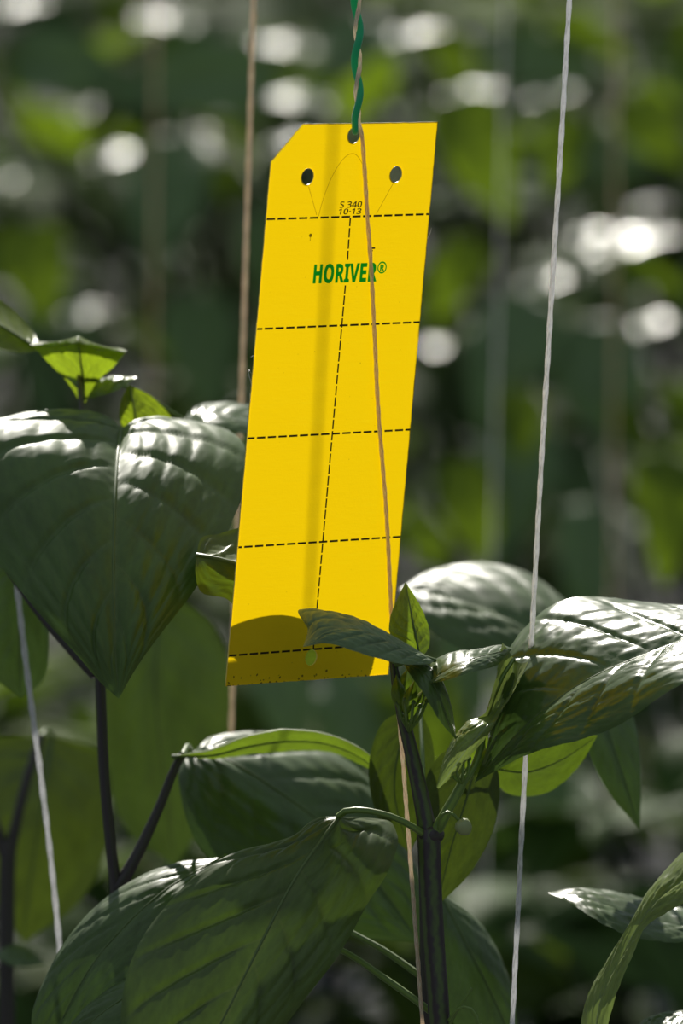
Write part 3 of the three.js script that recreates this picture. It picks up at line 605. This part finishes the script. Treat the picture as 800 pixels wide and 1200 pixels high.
function backPlant(x, z, h, label, leaves = 72) {
  const P = thing('pepper_plant', label, 'plant', V(x, 0, z), 'pepper plants of the blurred rows behind');
  const fork = rr(0.14, 0.22), tops = [];
  part('stem', tube([V(x, 0, z), V(x + rr(-0.01, 0.01), fork * 0.5, z), V(x, fork, z)], [0.007, 0.006], { seg: 8, along: 10 }), STEM.dark, P);
  for (let b = 0; b < 3; b++) {
    const a = b * 2.1 + rr(0, 1.5), r = rr(0.06, 0.12), top = V(x + Math.cos(a) * r, h * rr(0.93, 1.02), z + Math.sin(a) * r), pts = [V(x, fork, z), V(x + Math.cos(a) * r * 0.7, (fork + top.y) / 2, z + Math.sin(a) * r * 0.7), top];
    part('branch', tube(pts, [0.005, 0.004, 0.002], { seg: 7, along: 14 }), STEM.dark, P);
    tops.push(curve(pts));
  }
  for (let i = 0; i < leaves; i++) {
    const c = tops[i % 3], t = 0.02 + 0.98 * Math.pow((i + 0.5) / leaves, 0.85), p = c.getPoint(t), young = t > 0.9;
    placeLeaf(P, p, i * 2.4 + rr(-0.5, 0.5), young ? rr(0.1, 0.9) : rr(-0.45, 0.35), young ? rr(0.06, 0.1) : rr(0.12, 0.175), young ? [3, 0, 3][i % 3] : [1, 2, 5, 1, 2, 5, 4, 0][Math.floor(rr(0, 8))], BACK[young ? 2 : (rnd() < 0.5 ? 0 : 1)]);
  }
  return P;
}
const ROWS = [[-1.3, 3, 0.24, 0.78], [-2.25, 4, 0.2, 1.06], [-3.6, 5, 0.24, 1.1], [-5.0, 5, 0.27, 1.12], [-6.6, 6, 0.27, 1.15], [-8.4, 7, 0.28, 1.15]];
const rowUsed = new Map();
function rowLabel(r, i, n, gap, z) {
  const side = (k) => { const q = V((k - (n - 1) / 2) * gap, 1, z).sub(camera.position), x = 400 + q.dot(CX) / -q.dot(CZ) * FOCUS / FRAME * 1200; return x < 130 ? 'near the left edge' : x < 275 ? 'left of the tan twine' : x < 512 ? 'behind the yellow card' : x < 660 ? 'between card and white string' : 'right of the white string'; };
  const all = Array.from({ length: n }, (_, k) => k).filter((k) => side(k) === side(i)), at = all.indexOf(i);
  const which = all.length === 1 ? '' : all.length === 2 ? [', left of two', ', right of two'][at] : [', leftmost', ', middle one', ', rightmost', ', outermost'][at];
  return 'blurred pepper plant, ' + ['nearest low', 'second', 'third', 'fourth', 'fifth', 'farthest'][r] + ' row back, ' + side(i) + which;
}
const rowPlants = ROWS.map(([z, n, gap, h], r) => {
  const row = [];
  for (let i = 0; i < n; i++) row.push(backPlant((i - (n - 1) / 2) * gap + rr(-0.03, 0.03), z + rr(-0.08, 0.08), h * rr(0.95, 1.05), rowLabel(r, i, n, gap, z), r === 1 ? 32 : 72));
  return row;
});
// single leaves of the second row that the photograph shows: seen at (x, y), so many pixels long, headed by an angle on the picture (0 to the right, 90 down)
const HALF = CZ.clone().add(SUN).normalize();
function seenLeaf(x, y, z, length, heading, kind) {
  const c = at(x, y, z), len = length * 0.381e-3 * (FOCUS - z / 1000) / FOCUS, a = heading * Math.PI / 180;
  const way = CX.clone().multiplyScalar(Math.cos(a)).addScaledVector(CY, -Math.sin(a));
  const n = kind === 'shine' ? HALF.clone().addScaledVector(CX, rr(-0.04, 0.04)).normalize() : CZ.clone().multiplyScalar(0.9).addScaledVector(V(0, 1, 0), 0.5).addScaledVector(CX, rr(-0.25, 0.25)).normalize();
  const X = way.addScaledVector(n, -way.dot(n)).normalize(), Z = X.clone().cross(n), k = kind === 'shine' ? 6 : [0, 3, 6][Math.floor(rr(0, 3))];
  const far = (p) => Math.hypot(p.position.x - c.x, p.position.z - c.z), plant = [...rowPlants[0], ...rowPlants[1]].reduce((p, q) => (far(q) < far(p) ? q : p));
  const o = new THREE.Mesh(READY[k], kind === 'shine' ? SHINY : kind === 'glow' ? BACK[2] : SLATE); o.name = 'leaf'; o.castShadow = o.receiveShadow = true;
  const base = c.clone().addScaledVector(X, -0.85 * len).addScaledVector(n, -0.1 * len);
  o.quaternion.setFromRotationMatrix(new THREE.Matrix4().makeBasis(X, n, Z)); o.scale.setScalar(len); o.position.copy(base).sub(plant.position);
  plant.add(o);
  const foot = V(plant.position.x, Math.max(0.45, base.y - 0.18), plant.position.z);
  part('side_shoot', tube([foot, foot.clone().lerp(base, 0.5).add(V(0, -0.02, 0)), base], [0.0028, 0.0022, 0.0016], { seg: 6, along: 8 }), STEM.dark, plant);
}
for (const a of [
  [490, 50, -2150, 80, 20, 'shine'], [552, 124, -2200, 95, 10, 'shine'], [630, 128, -2250, 110, 8, 'shine'], [110, 138, -2150, 70, 0, 'shine'], [245, 160, -2200, 45, 0, 'shine'],
  [195, 36, -2200, 90, 170, 'shine'], [22, 20, -2200, 90, 10, 'shine'], [20, 222, -2100, 90, 15, 'shine'], [762, 248, -2250, 50, 0, 'shine'], [700, 284, -2100, 70, 0, 'shine'],
  [745, 305, -2050, 140, -25, 'shine'], [775, 390, -2050, 80, -10, 'shine'], [105, 378, -2100, 80, 0, 'shine'], [515, 415, -2150, 70, 90, 'shine'], [648, 342, -2050, 90, 0, 'shine'],
  [746, 508, -2150, 50, 0, 'shine'], [335, 66, -2250, 90, 175, 'shine'], [345, 132, -2100, 110, 175, 'shine'], [140, 195, -2200, 90, 5, 'shine'], [340, 178, -2200, 70, 5, 'shine'],
  [220, 110, -2100, 210, 170, 'slate'], [90, 90, -2150, 180, 20, 'slate'], [200, 260, -2050, 230, 95, 'slate'], [595, 440, -2000, 210, 100, 'slate'], [705, 470, -2000, 210, 80, 'slate'],
  [600, 590, -1950, 210, 95, 'slate'], [690, 600, -2050, 190, 70, 'slate'], [700, 195, -2250, 160, 20, 'slate'], [330, 330, -2150, 190, 80, 'slate'], [60, 430, -2150, 200, 100, 'slate'],
  [240, 430, -2100, 190, 80, 'slate'], [640, 80, -2300, 160, 10, 'slate'], [420, 100, -2300, 180, 90, 'slate'],
  [45, 330, -1900, 160, 75, 'glow'], [305, 105, -2150, 70, 20, 'glow'], [565, 195, -1850, 190, 70, 'glow'], [530, 335, -1900, 130, 110, 'glow'], [608, 505, -1850, 110, 90, 'glow'],
  [775, 620, -1500, 200, 95, 'glow'], [800, 560, -1550, 120, 110, 'glow'], [770, 165, -2000, 130, 60, 'glow'], [525, 70, -2150, 110, 60, 'glow'], [550, 610, -1800, 160, 80, 'glow'], [760, 335, -1950, 110, 30, 'glow'], [20, 100, -2150, 80, 80, 'glow'],
  [690, 60, -2150, 130, 40, 'glow'], [660, 185, -2050, 110, 100, 'glow'], [270, 220, -2100, 80, 80, 'glow'], [745, 510, -1950, 90, 60, 'glow'], [150, 170, -2150, 70, 30, 'glow'], [500, 640, -1700, 100, 60, 'glow'],
  [420, 860, -1400, 200, 95, 'slate'], [650, 1000, -1500, 220, 100, 'slate'], [600, 1090, -1450, 160, 60, 'slate'], [560, 780, -1500, 200, 90, 'slate'], [330, 830, -1350, 160, 80, 'slate'], [690, 680, -1800, 200, 95, 'slate'],
  [640, 1090, -1350, 110, 70, 'glow'], [505, 830, -1300, 120, 95, 'glow'], [735, 960, -1700, 120, 60, 'glow'],
]) seenLeaf(...a);

// the rows go on to both sides and farther back, where nobody could count their leaves
{
  const M = [], q = new THREE.Quaternion(), e = new THREE.Euler(), put = (x, z, h) => {
    for (let i = 0; i < 56; i++) { const t = Math.pow((i + 0.5) / 56, 0.85), a = i * 2.4 + rr(-0.5, 0.5), r = 0.03 + 0.1 * t; e.set(rr(-0.25, 0.25), a, rr(-0.45, 0.35), 'YXZ'); M.push(new THREE.Matrix4().compose(V(x + Math.cos(a) * r, 0.15 + (h - 0.15) * t, z - Math.sin(a) * r), q.setFromEuler(e), V(1, 1, 1).multiplyScalar(rr(0.11, 0.17)))); }
  };
  for (const [z, n, gap, h] of ROWS) for (let k = 0; k < 8; k++) for (const s of [-1, 1]) put(s * ((n + 1) / 2 * gap + k * 0.27 + rr(0, 0.06)), z + rr(-0.1, 0.1), h * rr(0.93, 1.04));
  for (const z of [-10.2, -12, -13.8]) for (let x = -3; x <= 3; x += 0.28) put(x + rr(-0.05, 0.05), z + rr(-0.1, 0.1), rr(1.05, 1.2));
  const o = new THREE.InstancedMesh(READY[1], BACK[0], M.length);
  M.forEach((m, i) => { o.setMatrixAt(i, m); o.setColorAt(i, new THREE.Color().setScalar(rr(0.75, 1.25))); });
  o.name = 'foliage'; o.castShadow = o.receiveShadow = true;
  o.userData = { kind: 'stuff', label: 'dark blurred mass of pepper leaves in the farthest rows, filling the top of the picture', category: 'foliage' };
  scene.add(o);
}

renderer.render(scene, camera);
